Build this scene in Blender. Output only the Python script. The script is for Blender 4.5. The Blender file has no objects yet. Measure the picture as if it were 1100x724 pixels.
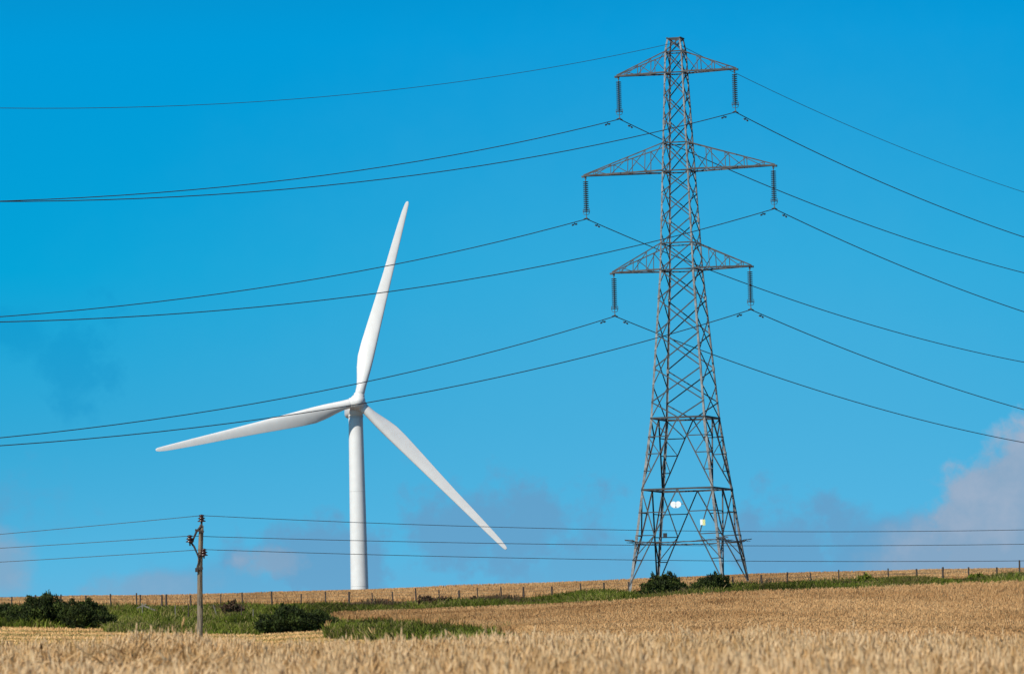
import bpy, math, random
import numpy as np
from mathutils import Vector, Matrix
random.seed(7); rng = np.random.default_rng(7)
S = bpy.context.scene
COL = S.collection

# ---------------------------------------------------------------- camera
F_PX, PITCH, ROLL = 5500.0, 0.07122, 0.02449        # measured for an 1100 px wide picture
cp, sp, cr, sr = math.cos(PITCH), math.sin(PITCH), math.cos(ROLL), math.sin(ROLL)
FWD = Vector((0, cp, sp)); U0 = Vector((0, -sp, cp)); X0 = Vector((1, 0, 0))
RGT = X0*cr - U0*sr; UPV = X0*sr + U0*cr
cam = bpy.data.cameras.new('camera'); camo = bpy.data.objects.new('camera', cam); COL.objects.link(camo)
camo.matrix_world = Matrix((RGT, UPV, -FWD)).transposed().to_4x4()
cam.sensor_width = 36; cam.lens = F_PX/1100*36; cam.clip_start = 0.5; cam.clip_end = 30000
cam.dof.use_dof = True; cam.dof.focus_distance = 400; cam.dof.aperture_fstop = 4.5
S.camera = camo

def at(px, row, Y):
    """point at world depth Y seen at a place in the photograph"""
    d = FWD + RGT*((px-550)/F_PX) + UPV*((362-row)/F_PX)
    return d*(Y/d.y)

# ---------------------------------------------------------------- sky and sun
SUN_EL, SUN_LEFT = math.radians(42), math.radians(39)      # sun behind the camera, to its left
sd = Vector((-math.sin(SUN_LEFT)*math.cos(SUN_EL), -math.cos(SUN_LEFT)*math.cos(SUN_EL), math.sin(SUN_EL)))
sun = bpy.data.lights.new('sun', 'SUN'); sun.energy = 5.0; sun.angle = math.radians(0.5); sun.color = (1, .94, .84)
suno = bpy.data.objects.new('sun', sun); COL.objects.link(suno)
suno.rotation_euler = sd.to_track_quat('Z', 'Y').to_euler(); suno.location = (-60, -60, 80)

W = bpy.data.worlds.new('World'); S.world = W; W.use_nodes = True
NT = W.node_tree; NT.nodes.clear()
def nd(nt, t, **k):
    n = nt.nodes.new(t)
    for a, b in k.items(): setattr(n, a, b)
    return n
def mth(nt, op, a, b=None, c=None, clamp=False):
    n = nd(nt, 'ShaderNodeMath', operation=op, use_clamp=clamp)
    for i, v in enumerate((a, b, c)):
        if v is None: continue
        if isinstance(v, (int, float)): n.inputs[i].default_value = v
        else: nt.links.new(v, n.inputs[i])
    return n.outputs[0]
def mixc(nt, fac, a, b, mode='MIX'):
    n = nd(nt, 'ShaderNodeMix', data_type='RGBA', blend_type=mode)
    for i, v in ((0, fac), (6, a), (7, b)):
        if isinstance(v, (int, float)): n.inputs[i].default_value = v
        elif isinstance(v, tuple): n.inputs[i].default_value = v if len(v) == 4 else v+(1,)
        else: nt.links.new(v, n.inputs[i])
    return n.outputs[2]
tc = nd(NT, 'ShaderNodeTexCoord'); sep = nd(NT, 'ShaderNodeSeparateXYZ'); NT.links.new(tc.outputs['Generated'], sep.inputs[0])
sx, sy, sz = sep.outputs
# the air was polarised and very clear: the deep blue of the upper sky reaches almost to the ground
zz = mth(NT, 'ADD', mth(NT, 'MULTIPLY', mth(NT, 'MAXIMUM', sz, 0.0), 5.0), 0.19)
cmb = nd(NT, 'ShaderNodeCombineXYZ'); NT.links.new(sx, cmb.inputs[0]); NT.links.new(sy, cmb.inputs[1]); NT.links.new(zz, cmb.inputs[2])
nrm = nd(NT, 'ShaderNodeVectorMath', operation='NORMALIZE'); NT.links.new(cmb.outputs[0], nrm.inputs[0])
sky = nd(NT, 'ShaderNodeTexSky', sky_type='NISHITA', sun_disc=False)
sky.sun_elevation = SUN_EL; sky.sun_rotation = math.pi + SUN_LEFT
sky.air_density = 1.0; sky.dust_density = 0.3; sky.ozone_density = 2.0
NT.links.new(nrm.outputs[0], sky.inputs[0])
tr_ = nd(NT, 'ShaderNodeValToRGB'); NT.links.new(sz, tr_.inputs[0]); te = tr_.color_ramp.elements
while len(te) < 7: te.new(.5)
for i_, (p_, c_) in enumerate([(0, (.56, 1.12, 1.05)), (.03, (.38, 1.16, 1.12)), (.055, (.18, 1.29, 1.28)), (.085, (.01, 1.52, 1.55)), (.13, (.0, 1.60, 1.86)), (.22, (.08, .7, .95)), (.42, (.14, .28, .42))]):
    te[i_].position = p_; te[i_].color = tuple(x/2 for x in c_)+(1,)
skyc = mixc(NT, 1.0, sky.outputs[0], mixc(NT, 1.0, tr_.outputs[0], (2, 2, 2), 'MULTIPLY'), 'MULTIPLY')
# clouds low in the sky, by direction: (azimuth, elevation) as tangents
az = mth(NT, 'DIVIDE', sx, mth(NT, 'MAXIMUM', sy, 0.02)); el = mth(NT, 'DIVIDE', sz, mth(NT, 'MAXIMUM', sy, 0.02))
cv = nd(NT, 'ShaderNodeCombineXYZ'); NT.links.new(az, cv.inputs[0]); NT.links.new(el, cv.inputs[1])
def noise(nt, vec, scale, detail=5, rough=.55, dist=0):
    n = nd(nt, 'ShaderNodeTexNoise'); n.inputs['Scale'].default_value = scale; n.inputs['Detail'].default_value = detail
    n.inputs['Roughness'].default_value = rough; n.inputs['Distortion'].default_value = dist
    if vec is not None: nt.links.new(vec, n.inputs['Vector'])
    return n.outputs['Fac']
n1 = noise(NT, cv.outputs[0], 75, 8, .58); n2 = noise(NT, cv.outputs[0], 240, 6, .6)
nn = mth(NT, 'ADD', mth(NT, 'MULTIPLY', mth(NT, 'SUBTRACT', n1, .5), 2.4), mth(NT, 'MULTIPLY', mth(NT, 'SUBTRACT', n2, .5), .7))
def blob(px, row, rx, ry, soft, amp, alpha):
    p = at(px, row, 1.0)
    u = mth(NT, 'MULTIPLY', mth(NT, 'SUBTRACT', az, p.x), F_PX/rx); v = mth(NT, 'MULTIPLY', mth(NT, 'SUBTRACT', el, p.z), F_PX/ry)
    r = mth(NT, 'SQRT', mth(NT, 'ADD', mth(NT, 'MULTIPLY', u, u), mth(NT, 'MULTIPLY', v, v)))
    m = mth(NT, 'ADD', mth(NT, 'SUBTRACT', 1.0, r), mth(NT, 'MULTIPLY', nn, amp))
    s = nd(NT, 'ShaderNodeMapRange', interpolation_type='SMOOTHSTEP'); NT.links.new(m, s.inputs[0])
    s.inputs[1].default_value = -soft; s.inputs[2].default_value = soft; s.inputs[3].default_value = 0; s.inputs[4].default_value = alpha
    return s.outputs[0]
def mx(*a):
    o = a[0]
    for b in a[1:]: o = mth(NT, 'MAXIMUM', o, b)
    return o
ahead = mth(NT, 'GREATER_THAN', sy, 0.05)
grey = mx(blob(540, 572, 92, 52, .45, 1.4, .58), blob(345, 600, 85, 42, .38, 1.3, .6), blob(620, 615, 90, 34, .5, 1.2, .4),
          blob(850, 585, 72, 46, .4, 1.3, .6), blob(955, 596, 110, 42, .45, 1.0, .62), blob(240, 630, 130, 25, .6, .8, .4), blob(490, 640, 620, 34, .9, .5, .22),
          blob(-260, 560, 240, 80, .5, .8, .6), blob(1700, 540, 300, 140, .5, .8, .7))
pale = mx(blob(1180, 592, 182, 156, .10, .30, .97), blob(1070, 608, 128, 60, .34, .45, .85), blob(-12, 606, 42, 36, .5, .6, .75),
          blob(165, 632, 60, 18, .5, .9, .5), blob(293, 604, 30, 17, .4, 1.4, .75))
dark = mx(blob(84, 378, 40, 48, .45, 1.6, .36), blob(10, 358, 62, 24, .5, 1.2, .34))
veil = blob(800, 470, 470, 290, .9, .12, .44)
c = mixc(NT, mth(NT, 'MULTIPLY', veil, ahead), skyc, (.68, 3.05, 5.0))
c = mixc(NT, mth(NT, 'MULTIPLY', dark, ahead), c, (0.0, 1.8, 3.8))
c = mixc(NT, mth(NT, 'MULTIPLY', grey, ahead), c, (1.0, 1.98, 3.35))
c = mixc(NT, mth(NT, 'MULTIPLY', pale, ahead), c, mixc(NT, mth(NT, 'ADD', mth(NT, 'MULTIPLY', mth(NT, 'SUBTRACT', el, .028), 22.0), mth(NT, 'MULTIPLY', nn, .7), clamp=True), (1.62, 2.55, 3.65), (2.85, 3.22, 4.02)))
bg = nd(NT, 'ShaderNodeBackground'); bg.inputs[1].default_value = 0.15
wo = nd(NT, 'ShaderNodeOutputWorld'); NT.links.new(c, bg.inputs[0]); NT.links.new(bg.outputs[0], wo.inputs[0])

S.render.engine = 'CYCLES'
S.view_settings.view_transform = 'Standard'; S.view_settings.look = 'None'
S.view_settings.exposure = 0.0; S.view_settings.gamma = 1.0; S.view_settings.use_curve_mapping = False

# ---------------------------------------------------------------- helpers
def tag(o, label=None, cat=None, group=None, kind=None):
    if label: o['label'] = label
    if cat: o['category'] = cat
    if group: o['group'] = group
    if kind: o['kind'] = kind
    return o
def empty(name, loc, rz=0.0):
    o = bpy.data.objects.new(name, None); COL.objects.link(o); o.location = loc; o.rotation_euler = (0, 0, rz)
    o.empty_display_size = .5
    return o
class MB:
    def __init__(s): s.v = []; s.f = []
    def add(s, vs, fs):
        b = len(s.v); s.v += [tuple(v) for v in vs]; s.f += [tuple(i+b for i in f) for f in fs]
    def box(s, c, d, R=None):
        c = Vector(c); R = R or Matrix.Identity(3); vs = []
        for i in (-.5, .5):
            for j in (-.5, .5):
                for k in (-.5, .5): vs.append(c + R @ Vector((i*d[0], j*d[1], k*d[2])))
        s.add(vs, [(0, 1, 3, 2), (4, 6, 7, 5), (0, 4, 5, 1), (2, 3, 7, 6), (0, 2, 6, 4), (1, 5, 7, 3)])
    def bar(s, a, b, w, h=None, out=(0, 0, 1)):
        """flat bar between two points; w across, h along the out direction"""
        a, b = Vector(a), Vector(b); h = h or w; z = (b-a); L = z.length
        if L < 1e-6: return
        z /= L; o = Vector(out); o = o - z*o.dot(z)
        if o.length < 1e-3: o = Vector((1, 0, 0)) - z*z.x
        if o.length < 1e-3: o = Vector((0, 1, 0)) - z*z.y
        o.normalize(); x = z.cross(o); R = Matrix((x, o, z)).transposed(); s.box((a+b)/2, (w, h, L), R)
    def angle(s, a, b, w, t, d1, d2):
        """L-section bar from a to b, flanges going from the heel along d1 and d2"""
        a, b = Vector(a), Vector(b); z = (b-a).normalized(); d1 = Vector(d1); d2 = Vector(d2)
        d1 = (d1-z*d1.dot(z)).normalized(); d2 = (d2-z*d2.dot(z)-d1*d2.dot(d1)).normalized()
        pts = [(0, 0), (w, 0), (w, t), (t, t), (t, w), (0, w)]
        vs = [p + d1*i + d2*j for p in (a, b) for i, j in pts]
        s.add(vs, [(i, (i+1) % 6, (i+1) % 6+6, i+6) for i in range(6)] + [(5, 4, 3, 2, 1, 0), (6, 7, 8, 9, 10, 11)])
    def tube(s, pts, r, n=6, cap=True):
        pts = [Vector(p) for p in pts]; m = len(pts); rr = r if isinstance(r, (list, tuple)) else [r]*m
        vs = []; 
        for i, p in enumerate(pts):
            t = (pts[min(i+1, m-1)]-pts[max(i-1, 0)]).normalized()
            u = Vector((0, 0, 1)) if abs(t.z) < .9 else Vector((0, 1, 0))
            x = t.cross(u).normalized(); y = t.cross(x)
            for k in range(n):
                a = 2*math.pi*k/n; vs.append(p + (x*math.cos(a)+y*math.sin(a))*rr[i])
        fs = [(i*n+k, i*n+(k+1) % n, (i+1)*n+(k+1) % n, (i+1)*n+k) for i in range(m-1) for k in range(n)]
        if cap: fs += [tuple(range(n))[::-1], tuple((m-1)*n+k for k in range(n))]
        s.add(vs, fs)
    def lathe(s, prof, n=16, c=(0, 0, 0), R=None):
        c = Vector(c); R = R or Matrix.Identity(3); vs = []
        for r, z in prof:
            for k in range(n):
                a = 2*math.pi*k/n; vs.append(c + R @ Vector((r*math.cos(a), r*math.sin(a), z)))
        m = len(prof); fs = [(i*n+k, i*n+(k+1) % n, (i+1)*n+(k+1) % n, (i+1)*n+k) for i in range(m-1) for k in range(n)]
        fs += [tuple(range(n))[::-1], tuple((m-1)*n+k for k in range(n))]
        s.add(vs, fs)
    def build(s, name, mat, parent=None, smooth=False):
        me = bpy.data.meshes.new(name); me.from_pydata(s.v, [], s.f); me.update()
        o = bpy.data.objects.new(name, me); COL.objects.link(o); me.materials.append(mat)
        if smooth: me.polygons.foreach_set('use_smooth', [True]*len(me.polygons))
        if parent: o.parent = parent
        return o
def np_mesh(name, V, Fc, mat, parent=None, col=None, loc=None, smooth=False):
    """V (n,3); Fc (m,k) with k = 3 or 4; col (n,) random number per vertex"""
    me = bpy.data.meshes.new(name); n, (m, k) = len(V), Fc.shape
    me.vertices.add(n); me.vertices.foreach_set('co', V.astype(np.float32).ravel())
    me.loops.add(m*k); me.loops.foreach_set('vertex_index', Fc.astype(np.int32).ravel())
    me.polygons.add(m); me.polygons.foreach_set('loop_start', np.arange(0, m*k, k, dtype=np.int32))
    me.update(calc_edges=True); me.validate()
    if smooth: me.polygons.foreach_set('use_smooth', np.ones(m, bool))
    if col is not None:
        for nm, arr in col.items():
            at_ = me.attributes.new(nm, 'FLOAT', 'POINT'); at_.data.foreach_set('value', arr.astype(np.float32))
    me.materials.append(mat)
    o = bpy.data.objects.new(name, me); COL.objects.link(o)
    if parent: o.parent = parent
    if loc is not None: o.location = loc
    return o

# ---------------------------------------------------------------- materials
def pmat(name, col, rough=.7, metal=0.0, var=0.0, vscale=5, col2=None, bump=0.0, bscale=30, stretch=None, spec=.5):
    m = bpy.data.materials.new(name); m.use_nodes = True; nt = m.node_tree; b = nt.nodes['Principled BSDF']
    b.inputs['Roughness'].default_value = rough; b.inputs['Metallic'].default_value = metal
    b.inputs['Specular IOR Level'].default_value = spec
    t = nd(nt, 'ShaderNodeTexCoord'); vec = t.outputs['Object']
    if stretch:
        mp = nd(nt, 'ShaderNodeMapping'); mp.inputs['Scale'].default_value = stretch; nt.links.new(vec, mp.inputs[0]); vec = mp.outputs[0]
    c2 = col2 or tuple(x*(1-var) for x in col)
    f = noise(nt, vec, vscale, 6, .6)
    mr = nd(nt, 'ShaderNodeMapRange'); nt.links.new(f, mr.inputs[0]); mr.inputs[1].default_value = .35; mr.inputs[2].default_value = .65
    nt.links.new(mixc(nt, mr.outputs[0], col, c2), b.inputs['Base Color'])
    if bump:
        bn = nd(nt, 'ShaderNodeBump'); bn.inputs['Strength'].default_value = bump; bn.inputs['Distance'].default_value = .05
        nt.links.new(noise(nt, vec, bscale, 5, .6), bn.inputs['Height']); nt.links.new(bn.outputs[0], b.inputs['Normal'])
    return m
def ramp_mat(name, stops, attr='tint', rough=.8, big=None, bigscale=.05, trans=.0, hatt=None):
    """colour per stalk or leaf from a random number stored on the mesh, plus a broad drift over the field"""
    m = bpy.data.materials.new(name); m.use_nodes = True; nt = m.node_tree; b = nt.nodes['Principled BSDF']
    b.inputs['Roughness'].default_value = rough; b.inputs['Specular IOR Level'].default_value = .25
    a = nd(nt, 'ShaderNodeAttribute', attribute_name=attr); r = nd(nt, 'ShaderNodeValToRGB'); nt.links.new(a.outputs['Fac'], r.inputs[0])
    e = r.color_ramp.elements
    while len(e) < len(stops): e.new(.5)
    for i, (p, c_) in enumerate(stops): e[i].position = p; e[i].color = tuple(c_)+(1,)
    c_ = r.outputs[0]
    if big:
        t = nd(nt, 'ShaderNodeTexCoord'); mp = nd(nt, 'ShaderNodeMapping'); mp.inputs['Scale'].default_value = (1, .28, 1)
        nt.links.new(t.outputs['Object'], mp.inputs[0])
        mr = nd(nt, 'ShaderNodeMapRange'); nt.links.new(noise(nt, mp.outputs[0], bigscale, 5, .6), mr.inputs[0])
        mr.inputs[1].default_value = .38; mr.inputs[2].default_value = .64
        c_ = mixc(nt, 1.0, c_, mixc(nt, mr.outputs[0], (1, 1, 1), big), 'MULTIPLY')
    nt.links.new(c_, b.inputs['Base Color'])
    if trans:
        tr = nd(nt, 'ShaderNodeBsdfTranslucent'); nt.links.new(c_, tr.inputs[0]); ms = nd(nt, 'ShaderNodeMixShader'); ms.inputs[0].default_value = trans
        nt.links.new(b.outputs[0], ms.inputs[1]); nt.links.new(tr.outputs[0], ms.inputs[2]); nt.links.new(ms.outputs[0], nt.nodes['Material Output'].inputs[0])
    return m
M = {
 'steel': pmat('galvanised_steel', (.27, .275, .27), .6, .1, col2=(.085, .085, .085), vscale=2.2),
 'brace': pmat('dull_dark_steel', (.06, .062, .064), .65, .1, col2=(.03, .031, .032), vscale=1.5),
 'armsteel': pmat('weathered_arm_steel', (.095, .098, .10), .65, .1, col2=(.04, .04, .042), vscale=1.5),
 'steel_dark': pmat('old_steel', (.12, .12, .12), .6, .3, .4, 2),
 'wire': pmat('conductor_wire', (.07, .075, .085), .6, .3, .2, 3),
 'glassins': pmat('insulator_glaze', (.022, .026, .03), .35, 0, .3, 6),
 'brownins': pmat('brown_porcelain', (.055, .022, .018), .25, 0, .3, 6),
 'white': pmat('turbine_paint', (.74, .735, .72), .45, 0, .07, .6, bump=.02, bscale=4),
 'seam': pmat('tower_flange', (.62, .62, .60), .5, 0, .1, 1),
 'wood': pmat('weathered_pole_wood', (.27, .215, .15), .9, 0, col2=(.13, .10, .07), vscale=4, stretch=(3, 3, .35), bump=.6, bscale=14),
 'post': pmat('dark_fence_wood', (.085, .06, .045), .9, 0, col2=(.045, .033, .026), vscale=3, stretch=(2, 2, .6), bump=.5, bscale=10),
 'palewood': pmat('pale_weathered_wood', (.26, .23, .18), .9, 0, .4, 4),
 'iron': pmat('rusty_pole_iron', (.055, .04, .035), .8, .2, .3, 6),
 'signwhite': pmat('white_sign_enamel', (.85, .85, .85), .3, 0, .05, 8),
 'signyellow': pmat('yellow_sign_enamel', (.75, .74, .32), .35, 0, .05, 8),
 'black': pmat('black_plastic', (.02, .02, .022), .5, 0, .2, 5),
 'concrete': pmat('footing_concrete', (.36, .34, .31), .9, 0, .3, 4, bump=.3),
}

# ---------------------------------------------------------------- terrain
# rows of the ground cover's top along five lines of sight, at a series of distances
PXS = [0, 275, 550, 825, 1100]
YS = [90, 130, 180, 250, 300, 335, 365, 388, 415, 450]
ROWS = [[696, 700, 701, 690, 681, 671, 660, 651, 646, 642],
        [697, 703, 706, 693, 685, 677, 663, 648, 642, 637],
        [688, 689, 689, 683, 673, 662, 655, 643, 634, 626.5],
        [681, 679, 674, 665, 655, 644, 636, 627, 621, 616],
        [692, 688, 681, 668, 654, 640, 627, 618, 613.5, 610]]
HV = [.72, .6, .5, .25, .25, .35, .5, .5, .7, .72]            # height of what grows there
def _tab():
    Yt = np.array([0, 30] + YS + [520, 700, 1040, 1600, 4000.]); A = []; Z = []
    for px, rows in zip(PXS, ROWS):
        zz = [-1.55, None]; aa = []
        for Y, r, h in zip(YS, rows, HV):
            p = at(px, r, Y); aa.append(p.x/p.y)
            hh = .72 if px > 560 and Y > 95 and Y < 370 else h
            zz.append(p.z-hh)
        zz[1] = zz[0] + (zz[2]-zz[0])*30/90
        zz += [zz[-1]+.15, zz[-1]-2.5, 3.0, -6, -30]
        A.append(np.mean(aa)); Z.append(zz)
    return np.array(A), Yt, np.array(Z)
TA, TY, TZ = _tab()
Yf = np.concatenate([np.arange(0, 600, 2.0), np.arange(600, 4001, 25.0)])
TZf = np.array([np.interp(Yf, TY, z) for z in TZ])
k = np.exp(-np.linspace(-2, 2, 11)**2); k /= k.sum()
for i in range(5):
    zi = TZf[i, :300]; pad = np.concatenate([[zi[0]]*5, zi, [zi[-1]]*5]); sm = np.convolve(pad, k, 'valid'); sm[:6] = zi[:6]; sm[-6:] = zi[-6:]; TZf[i, :300] = sm
def smooth_noise(x, y, s, seed=0):
    r = np.random.default_rng(seed); o = np.zeros(np.shape(x))
    for i in range(7):
        a = r.uniform(0, 6.28); f = r.uniform(.6, 1.7)/s; o = o + np.sin((x*math.cos(a)+y*math.sin(a))*f + r.uniform(0, 6.28))
    return o/7
def ground(x, y):
    x = np.asarray(x, float); y = np.asarray(y, float)
    yy = np.clip(y, 0, 3999); a = np.clip(x/np.maximum(yy, 25), TA[0]-.02, TA[-1]+.02)
    j = np.clip(np.searchsorted(TA, a)-1, 0, 3); t = (a-TA[j])/(TA[j+1]-TA[j]); t = np.clip(t, -.25, 1.25)
    fi = np.where(yy < 598, yy/2.0, 299 + (yy-598)/25.1); fi = np.clip(fi, 0, len(Yf)-2); i0 = fi.astype(int); ft = fi-i0
    def zc(jj): return TZf[jj, i0]*(1-ft) + TZf[jj, i0+1]*ft
    z = zc(j)*(1-t) + zc(j+1)*t
    amp = np.clip((yy-20)/150, 0, 1)*.10
    z = z + smooth_noise(x, y, 9, 3)*amp
    return np.where(y < 0, -1.55+0*z, z)
def pxof(x, y):                                     # column in the photograph where that spot of ground is seen
    x = np.asarray(x); y = np.maximum(np.asarray(y), 1); e = ground(x, y)/y
    return 550 + F_PX*(x/y) - F_PX*.02449*(e-.07122)
# zones of ground cover
UP_LO = lambda px: np.interp(px, [0, 340, 360, 550, 825, 1100], [335, 338, 366, 366, 369, 372])      # lower edge of the green strip by the fence
def clear(px, y): return ((px < 114) & (y < 346)) | ((np.abs(px-315) < 36) & (y < 336.5))      # bushes stand right at the stubble there
def in_upper(px, y): return (y > UP_LO(px)) & (y < 393) & ~clear(px, y)
def in_lower(px, y):
    q = np.clip((np.asarray(px)-340)/60, 0, 1); y = y+q*2.2*np.sin(px*.11)*np.sin(px*.037+2); px = np.asarray(px)+q*9*np.sin(y*.5+px*.07)
    lo = np.interp(px, [0, 130, 275, 350, 430, 500, 545], [336, 335, 334, 300, 262, 248, 246])
    hi = np.interp(px, [0, 345, 380, 430, 500, 545, 560], [366, 366, 350, 335, 296, 255, 246])
    return (y > lo) & (y < hi) & (px < 556) & ~clear(px, y)
def in_stubble(px, y):
    hi = np.interp(px, [0, 130, 275, 350, 430, 500, 560], [336, 335, 334, 302, 266, 250, 246])
    return (y > 100) & ((y < hi) | (clear(px, y) & (y < 346))) & (px < 560)
def in_fore(px, y): return (y <= 100)
# one sheet to the horizon, finer where it is seen
xa = np.concatenate([[-4000, -2000, -900, -400, -200, -120], np.arange(-80, 81, 2.0), [120, 200, 400, 900, 2000, 4000]])
ya = np.concatenate([[-2500, -800, -200, -50, -10], np.arange(0, 500, 2.5), np.arange(500, 1100, 25), [1200, 1500, 2000, 3000, 4500, 7000]])
XX, YY = np.meshgrid(xa, ya, indexing='ij'); ZZ = ground(XX, YY)
V = np.stack([XX.ravel(), YY.ravel(), ZZ.ravel()], 1); nx, ny = XX.shape
I = (np.arange(nx-1)[:, None]*ny + np.arange(ny-1)[None]).ravel(); Fq = np.stack([I, I+ny, I+ny+1, I+1], 1)
PX = pxof(XX, YY); g = ((in_upper(PX, YY) | in_lower(PX, YY)) & (YY > 100)).astype(float).ravel(); st = in_stubble(PX, YY).astype(float).ravel()
gm = bpy.data.materials.new('field_soil'); gm.use_nodes = True; nt = gm.node_tree; b = nt.nodes['Principled BSDF']; b.inputs['Roughness'].default_value = .95
t = nd(nt, 'ShaderNodeTexCoord'); mp = nd(nt, 'ShaderNodeMapping'); mp.inputs['Scale'].default_value = (1, .15, 1); nt.links.new(t.outputs['Object'], mp.inputs[0])
soil = mixc(nt, noise(nt, mp.outputs[0], .6, 8, .65), (.17, .105, .045), (.09, .055, .025))
mp2 = nd(nt, 'ShaderNodeMapping'); mp2.inputs['Scale'].default_value = (.03, .22, 1); mp2.inputs['Rotation'].default_value = (0, 0, -.10); nt.links.new(t.outputs['Object'], mp2.inputs[0])
mr = nd(nt, 'ShaderNodeMapRange'); nt.links.new(noise(nt, mp2.outputs[0], 1.5, 3, .5), mr.inputs[0]); mr.inputs[1].default_value = .42; mr.inputs[2].default_value = .58
stub = mixc(nt, mr.outputs[0], (.50, .33, .15), (.22, .20, .07))
grs = mixc(nt, noise(nt, mp.outputs[0], 1.1, 8, .65), (.07, .10, .03), (.13, .12, .05))
A1 = nd(nt, 'ShaderNodeAttribute', attribute_name='stubble'); A2 = nd(nt, 'ShaderNodeAttribute', attribute_name='green')
nt.links.new(mixc(nt, A2.outputs['Fac'], mixc(nt, A1.outputs['Fac'], soil, stub), grs), b.inputs['Base Color'])
tag(np_mesh('ground', V, Fq, gm, col={'stubble': st, 'green': g}, smooth=True), kind='structure')

# ---------------------------------------------------------------- crops and grass
def scatter(y0, y1, dens, margin, test, ylim=None, dfun=None):
    """random points on the ground between two distances, inside the seen wedge and a margin beside it"""
    hw = lambda y: .104*y + margin
    n = int(dens*(hw(y0)+hw(y1))*(y1-y0)); y = rng.uniform(y0, y1, int(n*1.15)); x = rng.uniform(-1, 1, len(y))*hw(y1)
    k = np.abs(x) < hw(y); x, y = x[k], y[k]; px = pxof(x, y); k = test(px, y)
    if dfun is not None: k &= rng.random(len(x)) < dfun(x, y)
    return x[k], y[k], px[k]
def blades(x, y, z, h, w, lean, nseg=2, tip=.15, spread=0.0, bend=1.0):
    """bent upright blades, two faces each: arrays per blade"""
    n = len(x); a = rng.uniform(0, 2*np.pi, n); la = rng.uniform(0, 2*np.pi, n); l = rng.random(n)*lean*h
    # blades face roughly any direction
    dx, dy = np.cos(a), np.sin(a); lx, ly = np.cos(la)*l, np.sin(la)*l
    Vs = []; P = np.linspace(0, 1, nseg+1)
    for i, p in enumerate(P):
        ww = w*(1-p*(1-tip))/2; ox, oy = lx*p**(1+bend), ly*p**(1+bend)
        for s in (-1, 1): Vs.append(np.stack([x+dx*ww*s+ox, y+dy*ww*s+oy, z+h*p], 1))
    m = len(Vs); V = np.stack(Vs, 1).reshape(-1, 3); base = (np.arange(n)*m)[:, None]
    F = np.concatenate([base+np.array([[2*i, 2*i+1, 2*i+3, 2*i+2]]) for i in range(nseg)])
    return V, F, m
GOLD = [(0, (.34, .17, .065)), (.3, (.62, .36, .15)), (.65, (.78, .48, .215)), (1, (.88, .58, .29))]
mw = ramp_mat('ripe_wheat', GOLD, big=(.72, .66, .60), bigscale=.07, trans=.35)
mf = ramp_mat('ripe_wheat_near', [(0, (.10, .05, .015)), (.3, (.46, .26, .10)), (.6, (.80, .51, .235)), (1, (.92, .68, .40))], big=(.90, .86, .78), bigscale=.3, trans=.3)
ms = ramp_mat('stubble_straw', [(0, (.20, .19, .05)), (.3, (.50, .34, .13)), (.55, (.80, .49, .215)), (1, (.88, .60, .31))], big=(.82, .80, .70), bigscale=.06, trans=.1)
mg = ramp_mat('rough_grass', [(0, (.035, .042, .005)), (.4, (.135, .185, .014)), (.68, (.25, .29, .04)), (.86, (.38, .31, .12)), (1, (.46, .36, .18))], big=(.62, .55, .55), bigscale=.12, trans=.25)

def wheat_field(name, y0, y1, dens, margin, test, mat, label, hgt=.74):
    x, y, px = scatter(y0, y1, dens, margin, test)
    z = ground(x, y); k = 3; n = len(x)
    X = np.repeat(x, k)+rng.normal(0, .06, n*k); Y = np.repeat(y, k)+rng.normal(0, .06, n*k); Z = np.repeat(z, k)
    hh = np.repeat(hgt + .07*smooth_noise(x, y, 2.2, 11) + .06*smooth_noise(x, y*.4, .9, 12), k)*rng.uniform(.86, 1.12, n*k)
    V, F, m = blades(X, Y, Z+hh*.60, hh*.40, .06, .8, nseg=1, tip=.5)
    flat = np.clip(1.15*np.exp(-((px-690)/130)**4-((y-334-4*np.sin(px*.02))/15)**2)*(.6+1.2*smooth_noise(x, y, 2.0, 51)), 0, 1)
    flat = np.maximum(flat, .7*((px > 350) & (px < 640) & (y > 322) & (y < 367))*np.clip(.5+1.6*smooth_noise(x, y*.5, 1.5, 52), 0, 1))
    flat = np.maximum(flat, .45*np.exp(-((px-1090)/90)**2-((y-265)/6)**2)+.45*np.exp(-((px-1100)/80)**2-((y-195)/6)**2)+.3*np.exp(-((px-900)/90)**2-((y-235)/4)**2))
    tint = np.repeat(np.clip(rng.normal(.62, .17, n*k)-.55*np.repeat(flat, k)+.15*np.repeat(smooth_noise(x, y*.3, .7, 55), k), 0, 1), m)
    o = np_mesh(name, V, F, mat, col={'tint': tint}); return tag(o, label, 'crop', kind='stuff')
not_green = lambda px, y: ~(in_upper(px, y) | in_lower(px, y) | in_stubble(px, y))
wheat_field('wheat_crop', 100, 175, 26, 3, not_green, mw, 'pale ripe wheat on the right just behind the blurred foreground ears')
wheat_field('wheat_crop', 175, 384, 14, 4, not_green, mw, 'broad ripe wheat field below the fence with brown flattened streaks')
wheat_field('wheat_crop', 393, 478, 12, 6, lambda px, y: y > 0, mw, 'narrow band of golden wheat on the ridge beyond the fence posts')

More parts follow.
